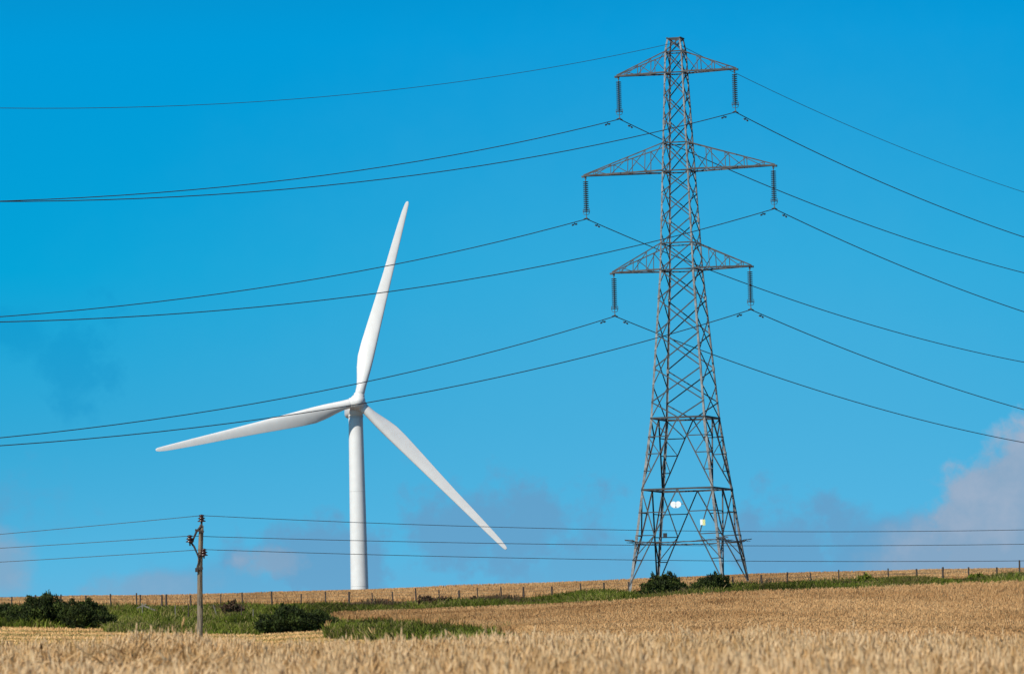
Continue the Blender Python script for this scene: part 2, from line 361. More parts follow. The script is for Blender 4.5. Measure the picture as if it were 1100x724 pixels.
def near_wheat():
    """ears on stems: a six sided spindle with awns over a thin stem and a dry leaf"""
    def clump(x, y): return .55+.45*np.clip(smooth_noise(x, y*.4, .22, 62)*3.5, -1, 1)
    x, y, px = scatter(34, 101, 78, 2.2, lambda px, y: y > 0, dfun=clump); n = len(x)
    lodge = np.clip(smooth_noise(x, y, 3.0, 21)*1.6, 0, 1)*np.clip((300-px)/200, 0, 1)      # storm-flattened patches on the left
    g_ = ground(x, y)
    h = (.70+.05*smooth_noise(x, y, 2.5, 6)+.11*np.clip(smooth_noise(x, y*.35, .22, 62)*2, -1, 1)+lodge*.42*smooth_noise(x, y*.5, .5, 63)+.27*np.exp(-((px-185)/80)**2-((y-86)/9)**2))*(1+rng.normal(0, .08, n)+.16*(rng.random(n) < .05))*(1-.18*lodge)
    la = rng.uniform(0, 6.28, n); ln = (rng.random(n)*.10+.01+lodge*.35)
    dx, dy = np.cos(la), np.sin(la)
    # stem
    a = rng.uniform(0, np.pi, n); w = .007
    def ring(t, off, zz): return np.stack([x+dx*off, y+dy*off, g_+zz], 1)
    p0 = ring(0, 0*ln, h*.25); p1 = ring(1, ln*.45, h*.86)
    sx_ = np.stack([np.cos(a)*w, np.sin(a)*w, 0*a], 1)
    Vst = np.stack([p0-sx_, p0+sx_, p1+sx_*.7, p1-sx_*.7], 1).reshape(-1, 3); b_ = (np.arange(n)*4)[:, None]
    Fst = b_+np.array([[0, 1, 2, 3]])
    # ear: nods over
    L = rng.uniform(.075, .115, n); nod = np.abs(rng.normal(0, .42, n))+lodge*1.2                     # angle from upright
    ex, ey, ez = dx*np.sin(nod), dy*np.sin(nod), np.cos(nod)
    axis = np.stack([ex, ey, ez], 1); side = np.stack([-dy, dx, 0*dx], 1); nor = np.cross(axis, side)
    R = .0165; rows = [(0, .4), (.3, 1.0), (.75, .8)]; V_ = []
    for q, r in rows:
        for k_ in range(4):
            an = k_*np.pi/2+.4; V_.append(p1 + axis*(L*q)[:, None] + (side*math.cos(an)+nor*math.sin(an))*R*r)
    for k_ in range(4): V_.append(p1 + axis*(L*(1.0+.55*(k_ % 2)))[:, None] + (side*math.cos(k_*1.57)+nor*math.sin(k_*1.57))*(.004+.014*(k_ % 2)))
    Vea = np.stack(V_, 1).reshape(-1, 3); b_ = (np.arange(n)*16)[:, None]
    Fea = np.concatenate([b_+np.array([[i*4+k_, i*4+(k_+1) % 4, (i+1)*4+(k_+1) % 4, (i+1)*4+k_]]) for i in range(3) for k_ in range(4)])
    # dry leaf, and tangled straw where the crop lies flat
    qs = (lodge > .25) & (rng.random(n) < .5); ns = int(qs.sum())
    Vs_, Fs_, m_s = blades(x[qs]+rng.normal(0, .1, ns), y[qs], g_[qs]+h[qs]*rng.uniform(.55, 1.0, ns), rng.uniform(.06, .30, ns), .042, 3.0, nseg=2, tip=.4, bend=.3)
    q = rng.random(n) < .55; Vl, Fl, ml = blades(x[q], y[q], g_[q]+h[q]*.4, h[q]*.45, .016, 1.1, nseg=2, tip=.2, bend=.8)
    T = np.clip(rng.normal(.6, .16, n)+.75*smooth_noise(x, y*.35, .22, 62)+lodge*.8*smooth_noise(x, y*.5, .22, 64)-.28*lodge*(smooth_noise(x, y, .6, 77) > .1), 0, 1)  # some stalks weathered dark; clump gaps also tinted darker in place of shade
    V = np.concatenate([Vst, Vea, Vl, Vs_]); F = np.concatenate([Fst, Fea+len(Vst), Fl+len(Vst)+len(Vea), Fs_+len(Vst)+len(Vea)+len(Vl)])
    tint = np.concatenate([np.repeat(T*.42, 4), np.repeat(np.clip(T+.12, 0, 1), 16), np.repeat(T[q]*.5, ml), np.repeat(np.clip(rng.uniform(.35, .9, ns)+1.0*smooth_noise(x[qs], y[qs]*.5, .22, 64), 0, 1), m_s)])  # stems and leaves darker than the ears: self-shadow put into the tint
    return np_mesh('wheat_ears', V, F, mf, col={'tint': tint})
tag(near_wheat(), 'soft focus ripe wheat ears along the bottom of the picture', 'crop', kind='stuff')

def stubble():
    x, y, px = scatter(101, 347, 34, 3, in_stubble, dfun=lambda x, y: np.clip(.7+.9*smooth_noise(x*.5, y, .5, 91), .2, 1))
    n = len(x); V, F, m = blades(x, y, ground(x, y), rng.uniform(.05, .15, n), .05, 1.5, nseg=1, tip=.5)
    return np_mesh('stubble', V, F, ms, col={'tint': np.repeat(np.clip(rng.normal(.60, .12, n)-.40*(np.sin((y-x*.5)*.33+2*smooth_noise(x, y, 20, 9)) > .45), 0, 1), m)})
tag(stubble(), 'cut pale stubble with mown lines around the foot of the wooden pole', 'stubble', kind='stuff')
def grass(name, test, label, y0, y1, dens=26):
    def df(x, y): return .55+.45*np.clip(smooth_noise(x, y, 2.5, 31)*2.2, -1, 1)
    x, y, px = scatter(y0, y1, dens, 5, test, dfun=df); n = len(x); k = 3
    X = np.repeat(x, k)+rng.normal(0, .1, n*k); Y = np.repeat(y, k)+rng.normal(0, .1, n*k)
    hh = np.repeat(.44+.0003*np.clip(px-400, 0, 500)+.30*np.clip(smooth_noise(x, y*.6, 1.4, 33)*1.6, -.8, 1)+.12*(rng.random(n) < .06), k)*rng.uniform(.6, 1.25, n*k)
    V, F, m = blades(X, Y, ground(X, Y), hh, .085, 1.2, nseg=2, tip=.25)
    patch = np.repeat(.42+.55*smooth_noise(x, y*.5, 3.0, 35)+.35*smooth_noise(x, y*.5, .8, 36), k)
    tint = np.clip(patch+rng.normal(0, .20, n*k), 0, .85); tint = np.where(rng.random(n*k) < .04+.22*np.clip(np.repeat(smooth_noise(x, y*.5, 2.2, 38), k)*2, 0, 1), rng.uniform(.8, 1.0, n*k), tint)
    return tag(np_mesh(name, V, F, mg, col={'tint': np.repeat(tint, m)}), label, 'grass', kind='stuff')
grass('rough_grass', lambda px, y: in_upper(px, y) & (px > 345), 'long green grass strip under the fence posts and around the steel tower', 360, 394)
grass('rough_grass', lambda px, y: (in_lower(px, y) & ~in_upper(px, y)) | (in_upper(px, y) & (px <= 345)), 'wide patch of rough green grass left of the field and behind the wooden pole', 245, 394, 20)

def weeds():
    def df(x, y): return np.clip(.25+1.5*smooth_noise(x, y*.3, 1.6, 71), 0, 1)
    x, y, px = scatter(385, 391.5, 60, 5, lambda px, y: (px > 225), dfun=df); n = len(x)
    hh = (.50+.35*np.clip(smooth_noise(x, y*.3, 1.1, 73)*2, -.5, 1)*np.clip((760-px)/300, .25, 1))*rng.uniform(.5, 1.25, n)
    V, F, m = blades(x, y, ground(x, y), hh, .05, .6, nseg=2, tip=.5)
    return np_mesh('tall_weeds', V, F, mb2, col={'tint': np.repeat(rng.random(n), m)})

# ---------------------------------------------------------------- bushes
mb = ramp_mat('dark_gorse', [(0, (.006, .010, .003)), (.4, (.022, .034, .007)), (.75, (.055, .080, .012)), (1, (.13, .16, .028))], trans=.1)
mb2 = ramp_mat('brown_weeds', [(0, (.04, .022, .014)), (.5, (.09, .05, .03)), (.8, (.07, .08, .03)), (1, (.17, .10, .06))], trans=.1)
tag(weeds(), 'dark brown seeding weeds in tufts at the feet of the fence posts', 'weeds', kind='stuff')
def bush(px, y, wid, hei, label, name='gorse_bush', cat='bush', mat=None, lobes=7, dep=None, dens=1.0, leaf=.085, group=None):
    c0 = at(px, 600, y); X, Y = c0.x, c0.y; z0 = float(ground(X, Y)); root = empty(name, (X, Y, z0))
    tag(root, label, cat, group)
    dep = dep or wid*.55; LB = []
    for i in range(lobes):
        t = (i+.5)/lobes*2-1; u = t*.72+rng.uniform(-.1, .1); hh = hei*(1-(.45 if wid < 4 else .62)*abs(t)**2)*rng.uniform(.74, 1.1)
        r = rng.uniform(.16, .24)*wid
        LB.append((u*wid/2, rng.uniform(-.3, .3)*dep, hh, r))
    Vs = []; n_all = 0; P = []
    for (lx, ly, hh, r) in LB:
        n = int(2600*dens*(r*hh)); d = rng.normal(0, 1, (n, 3)); d /= np.linalg.norm(d, axis=1)[:, None]
        rad = rng.uniform(.62, 1.0, n)**.5*(1+.16*np.sin(d[:, 0]*7+lx*5)+.14*np.sin(d[:, 2]*9+ly*7)+.10*np.sin(d[:, 1]*11)+rng.normal(0, .05, n))
        p = np.stack([lx+d[:, 0]*rad*r, ly+d[:, 1]*rad*dep*.4, hh*.5+d[:, 2]*rad*hh*.52], 1); P.append(p)
    P = np.concatenate(P); P = P[P[:, 2] > -.05]; n = len(P)
    # leafy sprigs: two crossed triangles each
    a = rng.normal(0, 1, (n, 3)); a /= np.linalg.norm(a, axis=1)[:, None]; b_ = rng.normal(0, 1, (n, 3)); b_ = np.cross(a, b_); b_ /= np.linalg.norm(b_, axis=1)[:, None]
    s = (leaf*rng.uniform(.6, 1.6, n))[:, None]; up = np.array([[0, 0, 1.0]])
    V = np.stack([P-b_*s*.5, P+b_*s*.5, P+(a*.7+up*.5)*s*1.5], 1).reshape(-1, 3); F = np.arange(n*3).reshape(-1, 3)
    cl = .5+.5*np.sin(P[:, 0]*3.1/max(wid, 1)*3+2)*np.cos(P[:, 1]*2+P[:, 2]*3.5)
    tint = np.clip(.25+.4*cl+rng.normal(0, .18, n), 0, 1)
    np_mesh('foliage', V, F, mat or mb, root, {'tint': np.repeat(tint, 3)})
    m = MB()
    for (lx, ly, hh, r) in LB:
        m.tube([(lx*.3, ly*.3, -.1), (lx*.7, ly*.7, hh*.4), (lx, ly, hh*.8)], [.05, .035, .012], 5)
        for _ in range(3):
            a_ = rng.uniform(0, 6.28); m.tube([(lx*.7, ly*.7, hh*.4), (lx+math.cos(a_)*r*.7, ly+math.sin(a_)*dep*.25, hh*.75)], [.025, .008], 4)
    m.build('stem', M['post'], root)
    return root
bush(6, 351, 4.6, 1.55, 'dark gorse bush cut by the left edge of the picture', lobes=5)
bush(44, 349, 4.6, 2.0, 'largest dark gorse clump near the left edge below the fence', lobes=7)
bush(91, 347, 3.5, 1.95, 'rounded dark gorse bush right of the big left clump')
bush(315, 337, 5.0, 1.85, 'wide domed dark bush in the grass between wooden pole and turbine tower', lobes=9)
bush(711, 381, 3.0, 1.95, 'dark bush against the left middle leg of the steel tower', lobes=6)
bush(731, 388, 1.2, 1.25, 'small dark bush close behind the bush under the steel tower', lobes=4)
bush(763, 383, 3.3, 1.65, 'low wide dark bush between the tower legs on the right', lobes=7)
bush(929, 387, 1.6, 1.0, 'green shrub hiding a fence post right of the steel tower', lobes=4, mat=mg, leaf=.12, dens=.6)
bush(1052, 388, 2.6, .72, 'low green shrub along the fence near the right edge', lobes=5, mat=mg, leaf=.12, dens=.6)
bush(457, 386, 1.8, .95, 'brown weedy bramble at the fence right of the turbine tower', name='bramble', cat='bramble', mat=mb2, lobes=5, leaf=.1, dens=.45)
bush(478, 386, 1.3, .95, 'second brown bramble, the one just right of the taller weeds', name='bramble', cat='bramble', mat=mb2, lobes=4, leaf=.1, dens=.45)
bush(508, 386, 1.1, .8, 'small brown bramble tuft at the fence, farthest right of the weeds', name='bramble', cat='bramble', mat=mb2, lobes=4, leaf=.1, dens=.4)
bush(249, 380, 1.7, 1.0, 'reddish weedy bramble at the fence right of the wooden pole', name='bramble', cat='bramble', mat=mb2, lobes=4, leaf=.1, dens=.45)

# ---------------------------------------------------------------- wind turbine
TD = 1040.0
hubp = at(381.2, 431.5, TD-3.3); basep = at(383, 633, TD)
tx, ty = hubp.x, TD; tz = float(ground(tx, ty))
T = empty('wind_turbine', (tx, ty, tz)); tag(T, 'tall white three bladed wind turbine standing behind the ridge', 'wind turbine')
YAW = math.radians(10)                                # rotor turned a little to the right
T.rotation_euler = (0, 0, YAW); HH = hubp.z - tz
ov = 3.3
prof = [(2.0, -.3), (2.0, .1)]
for z in np.linspace(.1, HH-2.3, 26)[1:]: prof.append((2.0-(2.0-1.42)*(z/HH)**1.05, float(z)))
m = MB(); m.lathe(prof, 48); m.build('tower', M['white'], T, True)
for f in (.36, .69):
    m = MB(); zf = HH*f; r = 2.0-(2.0-1.42)*f**1.05; m.lathe([(r-.1, zf-.06), (r+.018, zf-.06), (r+.018, zf+.06), (r-.1, zf+.06)], 48); m.build('tower_joint', M['seam'], T)
m = MB(); m.lathe([(1.5, HH-2.95), (1.55, HH-2.95), (1.55, HH-2.6), (1.45, HH-2.6)], 40); m.build('yaw_ring', M['seam'], T)
# nacelle: rounded box swept from behind the hub backwards
m = MB(); n = 28; secs = [(-1.7, .9, .9), (-1.3, 1.0, 1.0), (0, 1.08, 1.04), (3, 1.08, 1.04), (5.6, 1.0, .92), (6.6, .8, .72), (6.9, .5, .45)]
vs = []; fs = []
for (yy, a, b_) in secs:
    for k_ in range(n):
        t_ = 2*math.pi*k_/n; c_, s_ = math.cos(t_), math.sin(t_); e = .55
        vs.append((math.copysign(abs(c_)**e, c_)*1.5*a, yy, HH-1.15-max(yy, 0)*.05+math.copysign(abs(s_)**e, s_)*1.6*b_))
L_ = len(secs); fs = [(i*n+k_, (i+1)*n+k_, (i+1)*n+(k_+1) % n, i*n+(k_+1) % n) for i in range(L_-1) for k_ in range(n)] + [tuple(range(n)), tuple((L_-1)*n+k_ for k_ in range(n))[::-1]]
m.add(vs, fs); na = m.build('nacelle', M['white'], T, True)
m = MB(); m.tube([(0, 5.2, HH+.1), (0, 5.2, HH+1.1)], .04, 6); m.box((0, 5.2, HH+1.1), (.7, .08, .08)); m.build('wind_vane', M['seam'], na)
# rotor
hub = empty('rotor', (0, -ov, HH)); hub.parent = T; hub.rotation_euler = (math.radians(-4), 0, 0)
m = MB(); Rz = Matrix.Rotation(math.radians(90), 3, 'X')
m.lathe([(.9, -1.75), (1.4, -1.6), (1.58, -.9), (1.6, 0), (1.5, .7), (1.25, 1.3), (.85, 1.8), (.4, 2.05), (.06, 2.12)], 36, R=Rz)
m.build('spinner', M['white'], hub, True)
RB = 41.6
def blade(ang):
    st = [(.0, 1.9, 1.0, 0.5, 20), (1.3, 1.9, 1.0, .5, 20), (2.4, 1.95, .92, .48, 19), (4.0, 2.4, .68, .42, 17), (6.0, 2.95, .46, .36, 15), (8.3, 3.3, .34, .32, 13),
          (11, 3.2, .28, .31, 11), (15, 2.85, .24, .31, 8), (20, 2.42, .21, .32, 6), (26, 1.95, .19, .33, 4), (32, 1.62, .18, .34, 2.5), (36.5, 1.32, .17, .36, 1.5), (39.5, 1.05, .16, .39, 1), (41, .78, .16, .45, .5), (RB-.15, .5, .16, .48, .2), (RB, .15, .2, .5, 0)]
    N = 24; vs = []
    for (r, ch, th, le, tw) in st:
        w = math.radians(tw)
        for k_ in range(N):
            t_ = 2*math.pi*k_/N; u = .5-.5*math.cos(t_)                     # 0 leading edge .. 1 trailing edge
            circ = max(0.0, min(1.0, (th-.3)/.6))
            af = 5*th*ch*(.2969*math.sqrt(u)-.126*u-.3516*u*u+.2843*u**3-.1015*u**4)*(1 if t_ < math.pi else -1)
            ci = .5*ch*th*math.sin(t_)
            yy = ci*circ+af*(1-circ); xx = (le-u)*ch                          # trailing edge towards -x
            vs.append((xx*math.cos(w)+yy*math.sin(w), -xx*math.sin(w)*1.0+yy*math.cos(w)-.00055*r*r, r+.9))
    L_ = len(st); fs = [(i*N+k_, i*N+(k_+1) % N, (i+1)*N+(k_+1) % N, (i+1)*N+k_) for i in range(L_-1) for k_ in range(N)]
    fs += [tuple(range(N))[::-1], tuple((L_-1)*N+k_ for k_ in range(N))]
    m = MB(); R = Matrix.Rotation(ang, 3, 'Y'); m.add([R @ Vector(v) for v in vs], fs)
    o = m.build('blade', M['white'], T, True); o.parent = hub
    m = MB(); m.lathe([(.96, .55), (1.10, .6), (1.12, 1.55), (1.0, 1.62)], 28, R=R); m.build('blade_root_collar', M['white'], hub, True)
TILT = 14.3+math.degrees(ROLL)
for a_ in (TILT, TILT+120.6, TILT-118.4): blade(math.radians(a_))
for o in list(hub.children):                                   # keep the rotor one level: parts hang straight on the turbine
    mw_ = Matrix.Translation(hub.location) @ hub.rotation_euler.to_matrix().to_4x4()
    o.data.transform(mw_); o.parent = T
bpy.data.objects.remove(hub)

# ---------------------------------------------------------------- lattice tower
PTH = 0.3105; PX_, PY_, PZ_ = 13.14, 392.0, 8.67
PY = empty('electricity_pylon', (PX_, PY_, PZ_), -PTH)
tag(PY, 'tall grey steel lattice pylon with three pairs of cross arms standing by the fence', 'pylon')
HW = [(0, 3.715), (7.26, 2.83), (12.72, 2.165), (24.11, 1.36), (31.74, 1.06), (39.33, .76), (40.97, .70), (42.0, .53)]
def hw(h): return float(np.interp(h, [a for a, _ in HW], [b for _, b in HW]))
def cor(i, j, h, q=0): w = hw(h)-q; return Vector((i*w, j*w, h))
CN = [(-1, -1), (1, -1), (1, 1), (-1, 1)]
gz = {}
for i, j in CN:
    c_, s_ = math.cos(-PTH), math.sin(-PTH); wx = PX_+c_*i*3.8-s_*j*3.8; wy = PY_+s_*i*3.8+c_*j*3.8; gz[(i, j)] = float(ground(wx, wy))-PZ_
for i, j in CN:
    g0 = gz[(i, j)]; m = MB()
    zs = [h for h, _ in HW]; foot = cor(i, j, 0)+Vector((i, j, 0))*(-g0*.12); foot.z = g0
    prev = foot
    for a_, b_ in zip(zs[:-1], zs[1:]):
        t_ = .185 if a_ < 12 else (.15 if a_ < 24 else .12)
        p0 = prev if a_ == 0 else cor(i, j, a_); m.angle(p0, cor(i, j, b_), t_, t_*.16, (-i, 0, 0), (0, -j, 0))
    for h in np.arange(1.5, 40, .9):                              # step bolts and splice plates
        if (i, j) in ((1, -1), (-1, 1)): p = cor(i, j, h); m.bar(p, p+Vector((i*.17, 0, 0)), .022)
    for h in (3.6, 10.0, 16.5, 22.0, 28.0, 35.5):
        p = cor(i, j, h, .02); m.box(p+Vector((-i*.05, -j*.05, 0)), (.17, .17, .34))
    lg = m.build('leg', M['steel'], PY)
    m = MB(); m.lathe([(.5, g0-.5), (.42, g0+.35), (.3, g0+.42)], 10, c=(foot.x, foot.y, 0)); m.build('footing', M['concrete'], PY)
def face_pairs(): return [((-1, -1), (1, -1)), ((1, -1), (1, 1)), ((1, 1), (-1, 1)), ((-1, 1), (-1, -1))]
def brace(m, a, b_, w=.085):
    mid = (Vector(a)+Vector(b_))/2; out = Vector((mid.x, mid.y, 0)); out = out if out.length > .01 else Vector((0, 1, 0))
    if abs(out.x) > abs(out.y): out = Vector((math.copysign(1, out.x), 0, 0))
    else: out = Vector((0, math.copysign(1, out.y), 0))
    m.bar(a, b_, w, w*.35, out); d = (Vector(b_)-Vector(a)).normalized(); side = d.cross(out).normalized()*w*.45
    m.bar(Vector(a)+side-out*w*.5, Vector(b_)+side-out*w*.5, w*.16, w*.9, out)
# upper body: crossed diagonals, half a panel apart on neighbouring faces
LV = [12.72, 13.95, 16.55, 19.2, 21.85, 24.11, 26.15, 28.1, 30.05, 31.74, 33.9, 35.75, 37.55, 39.33, 40.97, 42.0]
LV2 = [12.72, 15.25, 17.9, 20.5, 23.0, 25.1, 27.1, 29.1, 30.9, 32.8, 34.8, 36.65, 38.45, 40.1, 41.4]
m = MB()
for fi, (A_, B_) in enumerate(face_pairs()):
    lv = LV if fi % 2 == 0 else LV2
    w = .088
    for lo, hi in zip(lv[:-1], lv[1:]):
        ww = .078 if lo < 24 else .066
        off = Vector((0, 0, 0)); a0, a1, b0, b1 = cor(*A_, lo), cor(*A_, hi), cor(*B_, lo), cor(*B_, hi)
        if lo == 12.72 and fi % 2 == 0: mid = (cor(*A_, lo)+cor(*B_, lo))/2; brace(m, mid, a1, ww); brace(m, mid+Vector((.01, .01, 0)), b1, ww); continue
        brace(m, a0, b1, ww); nrm_ = Vector(((A_[0]+B_[0])/2, (A_[1]+B_[1])/2, 0))*.05
        brace(m, b0-nrm_, a1-nrm_, ww)
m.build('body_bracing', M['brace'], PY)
def ring(h, w=.11, cross=True, dbl=False):
    m = MB()
    for A_, B_ in face_pairs():
        brace(m, cor(*A_, h), cor(*B_, h), w)
        if dbl: brace(m, cor(*A_, h-.28), cor(*B_, h-.28), w*.8)
    if cross: 
        mids = [(cor(*A_, h)+cor(*B_, h))/2 for A_, B_ in face_pairs()]
        for a_, b_ in zip(mids, mids[1:]+mids[:1]): m.bar(a_, b_, w*.7, w*.3)
    return m
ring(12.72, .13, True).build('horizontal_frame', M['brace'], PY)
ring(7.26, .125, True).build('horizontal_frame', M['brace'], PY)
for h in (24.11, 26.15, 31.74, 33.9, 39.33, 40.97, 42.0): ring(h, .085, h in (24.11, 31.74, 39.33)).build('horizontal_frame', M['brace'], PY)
# lower body
m = MB()
lerp = lambda a, b_, t_: a+(b_-a)*t_
for A_, B_ in face_pairs():
    for (lo, hi, lv) in ((7.26, 12.72, (.26, .5, .74)), (0.0, 7.26, (.24, .48, .74))):
        ap = (cor(*A_, hi)+cor(*B_, hi))/2
        for K in (A_, B_):
            ft = cor(*K, lo)
            if lo == 0: ft = ft+Vector((0, 0, max(gz[K], -.3)+.25))
            brace(m, ap, ft, .092)
            top = cor(*K, hi)
            for q, t_ in enumerate(lv):                       # short horizontals from the leg to the raking member
                h = hi+(lo-hi)*t_; pl = cor(*K, h); pr = lerp(ap, ft, t_); brace(m, pl, pr, .07)
                up = hi+(lo-hi)*(lv[q-1] if q else 0); 
                if lo > 0:
                    if q: brace(m, cor(*K, up), pr, .06)
                    else: brace(m, top, pr, .075)
                elif q == 1: brace(m, top, pr, .085)
                elif q == 2: brace(m, lerp(ap, ft, lv[1]), pl, .07)
                elif q == 0: brace(m, pl, lerp(top, lerp(ap, ft, lv[1]), .5), .06)
            if lo == 0: brace(m, cor(*K, hi*(1-lv[0])), lerp(ap, ft, lv[1]*.5), .05)
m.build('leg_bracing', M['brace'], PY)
# peak
m = MB(); m.bar(cor(-1, 0, 42.02), cor(1, 0, 42.02), .09, .09); 
for s_ in (-1, 1): m.bar((s_*.53, -.6, 42.03), (s_*.53, .6, 42.03), .08, .08)
m.bar((0, 0, 42.0), (0, 0, 41.55), .07); m.bar((-.5, 0, 41.9), (0, 0, 41.5), .05); m.bar((.5, 0, 41.9), (0, 0, 41.5), .05)
m.build('peak', M['armsteel'], PY)
ARMS = [(4.645, 39.33, 40.97), (7.511, 31.74, 33.9), (5.429, 24.11, 26.15)]
arm_tip = {}
for ai, (L_, hb, ht) in enumerate(ARMS):
    for s_ in (-1, 1):
        m = MB(); tip = Vector((s_*(L_+.12), 0, hb+.02)); wb, wt = hw(hb), hw(ht)
        npan = 4 if ai == 1 else 3
        for j in (-1, 1):
            b0 = Vector((s_*wb, j*wb, hb)); t0 = Vector((s_*wt, j*wt, ht)); tj = tip+Vector((0, j*.10, 0))
            m.bar(b0, tj, .11, .04, (0, 0, 1)); m.bar(b0+Vector((0, j*.04, .05)), tj+Vector((0, j*.02, .05)), .03, .11, (0, 0, 1)); m.bar(t0, tj+Vector((0, 0, .1)), .08, .05, (0, j, 0))
            for k_ in range(1, npan+1):
                u = k_/(npan+.6); u0 = (k_-1)/(npan+.6); pb, pt = lerp(b0, tj, u), lerp(t0, tj+Vector((0, 0, .1)), u)
                if k_ <= npan-0: m.bar(pb, pt, .055, .03, (0, j, 0))
                m.bar(lerp(b0, tj, u0), pt, .055, .03, (0, j, 0)) if j > 0 else m.bar(lerp(t0, tj, u0), pb, .055, .03, (0, j, 0))
        for k_ in range(0, npan+1):
            u = k_/(npan+.6); a_ = lerp(Vector((s_*wb, -wb, hb)), tip, u); b_ = lerp(Vector((s_*wb, wb, hb)), tip, u); m.bar(a_, b_, .05, .03)
            if k_: m.bar(a_, lerp(Vector((s_*wb, wb, hb)), tip, (k_-1)/(npan+.6)), .045, .03)
        m.box(tip+Vector((0, 0, -.02)), (.34, .26, .14)); m.build('cross_arm', M['armsteel'], PY)
        arm_tip[(ai, s_)] = Vector((s_*L_, 0, hb-.07))
# climbing guard: outriggers and barbed strands at one height
m = MB(); hg = 3.3; wg = hw(hg)
ends = []
for i, j in CN:
    p = cor(i, j, hg); o1 = p+Vector((i*.75, 0, .12)); o2 = p+Vector((0, j*.75, .12)); o3 = p+Vector((i*.62, j*.62, .16)); 
    m.bar(p+Vector((-i*.7, 0, -.05)), o1, .06, .05); m.bar(p+Vector((0, -j*.7, -.05)), o2, .06, .05); m.bar(p+Vector((-i*.3, -j*.3, -.05)), o3, .06, .05)
    for k_ in range(3):
        f = .4+.3*k_; q = [p+(e-p)*f for e in (o1, o3, o2)]; m.tube(q, .016, 4)
for A_, B_ in face_pairs():
    for k_ in range(4):
        f = .06+.2*k_; out = Vector(((A_[0]+B_[0])/2, (A_[1]+B_[1])/2, 0))*f
        a_, b_ = cor(*A_, hg)+out, cor(*B_, hg)+out; pts = [lerp(a_, b_, t_/10)+Vector((0, 0, .04*math.sin(t_*2.1+k_)-.12*math.sin(math.pi*t_/10))) for t_ in range(11)]; m.tube(pts, .018, 4)
    m.bar(cor(*A_, hg-.12), cor(*B_, hg-.12), .07, .04)
m.build('climbing_guard', M['steel_dark'], PY)
# plates on the tower
def face_pt(u, h, out=.12):                  # on the front face, u across (-1..1)
    w = hw(h); return Vector((u*w, -w-out, h))
m = MB(); R90 = Matrix.Rotation(math.radians(90), 3, 'X'); c0 = face_pt(-.02, 6.05)
for dx in (-.19, .19): m.lathe([(.23, -.012), (.23, .012)], 24, c=c0+Vector((dx, 0, 0)), R=R90)
m.box(c0+Vector((0, .002, -.10)), (.42, .02, .34)); sg = m.build('warning_plate', M['signwhite'], PY)
tag(sg, 'bright white plate with two rounded lobes')
m = MB(); m.add([c0+Vector(v) for v in ((-.05, -.02, -.24), (.05, -.02, -.24), (.0, -.02, -.09), (-.05, -.016, -.24), (.05, -.016, -.24), (0, -.016, -.09))], [(0, 1, 2), (5, 4, 3), (0, 3, 4, 1), (1, 4, 5, 2), (2, 5, 3, 0)])
m.build('warning_mark', M['black'], sg)
m = MB(); m.bar(c0+Vector((-.5, .06, .0)), c0+Vector((.6, .06, .02)), .05, .03, (0, 1, 0)); m.build('plate_bracket', M['steel_dark'], sg)
c1 = face_pt(.66, 4.62)
m = MB(); m.box(c1+Vector((-.11, 0, 0)), (.19, .02, .42)); s2 = m.build('number_plate', M['signwhite'], PY); tag(s2, 'half white, half yellow plate under a short horizontal bar')
m = MB(); m.box(c1+Vector((.09, -.001, -.02)), (.21, .022, .44)); m.build('yellow_panel', M['signyellow'], s2)
m = MB(); w_ = hw(4.3); m.box((-.24*w_-.15, -w_-.10, 3.72), (.28, .12, .34)); m.build('junction_box', M['black'], PY)

# insulator strings and conductors
def Pw(v): return Matrix.Translation((PX_, PY_, PZ_)) @ Matrix.Rotation(-PTH, 4, 'Z') @ Vector(v)
INS = 3.289-.07
lvl = ['top', 'middle', 'lowest']; sidew = {-1: 'left', 1: 'right'}
def ins_meshes():
    a = MB(); n = 15; z = -.22
    for k_ in range(n):
        z0 = -.34-k_*.155; a.lathe([(.045, z0+.06), (.07, z0+.045), (.20, z0+.015), (.22, z0-.03), (.14, z0-.045), (.05, z0-.05)], 12)
    b_ = MB(); b_.tube([(0, 0, 0), (0, 0, -INS+.05)], .028, 6); b_.box((0, 0, -.06), (.10, .16, .16))
    c_ = MB(); zr = -2.62
    for s_ in (-1, 1):
        c_.tube([(0, 0, zr-.28), (s_*.2, 0, zr-.24), (s_*.27, 0, zr-.02), (s_*.24, 0, zr+.2)], .022, 5)
    c_.tube([(.24*math.cos(t_), .24*math.sin(t_), zr-.02) for t_ in np.linspace(0, 2*math.pi, 17)], .02, 5, False)
    d_ = MB(); d_.box((0, 0, -INS+.06), (.12, .12, .14)); d_.tube([(-.11, -.33, -INS-.02), (0, 0, -INS+.03), (.11, .33, -INS-.02)], .05, 6)
    return a, b_, c_, d_
proto = None
for ai in range(3):
    for s_ in (-1, 1):
        loc = Pw(arm_tip[(ai, s_)])
        lab = f'long ribbed insulator string hanging from the {sidew[s_]} tip of the {lvl[ai]} cross arm'
        if proto is None:
            proto = empty('insulator_string', loc, -PTH); a, b_, c_, d_ = ins_meshes()
            a.build('insulator_discs', M['glassins'], proto, True); b_.build('suspension_rod', M['steel_dark'], proto)
            c_.build('arcing_horn', M['steel_dark'], proto); d_.build('clamp', M['steel_dark'], proto); o = proto
        else:
            o = proto.copy(); COL.objects.link(o); o.location = loc
            for ch in list(proto.children): c_ = ch.copy(); COL.objects.link(c_); c_.parent = o
        tag(o, lab, 'insulator', 'insulator strings on the steel tower')
PHL, SL, CL, PHR, SR, CR = .5904, -.2163, 8.091e-4, .5137, -.1488, 7.226e-4
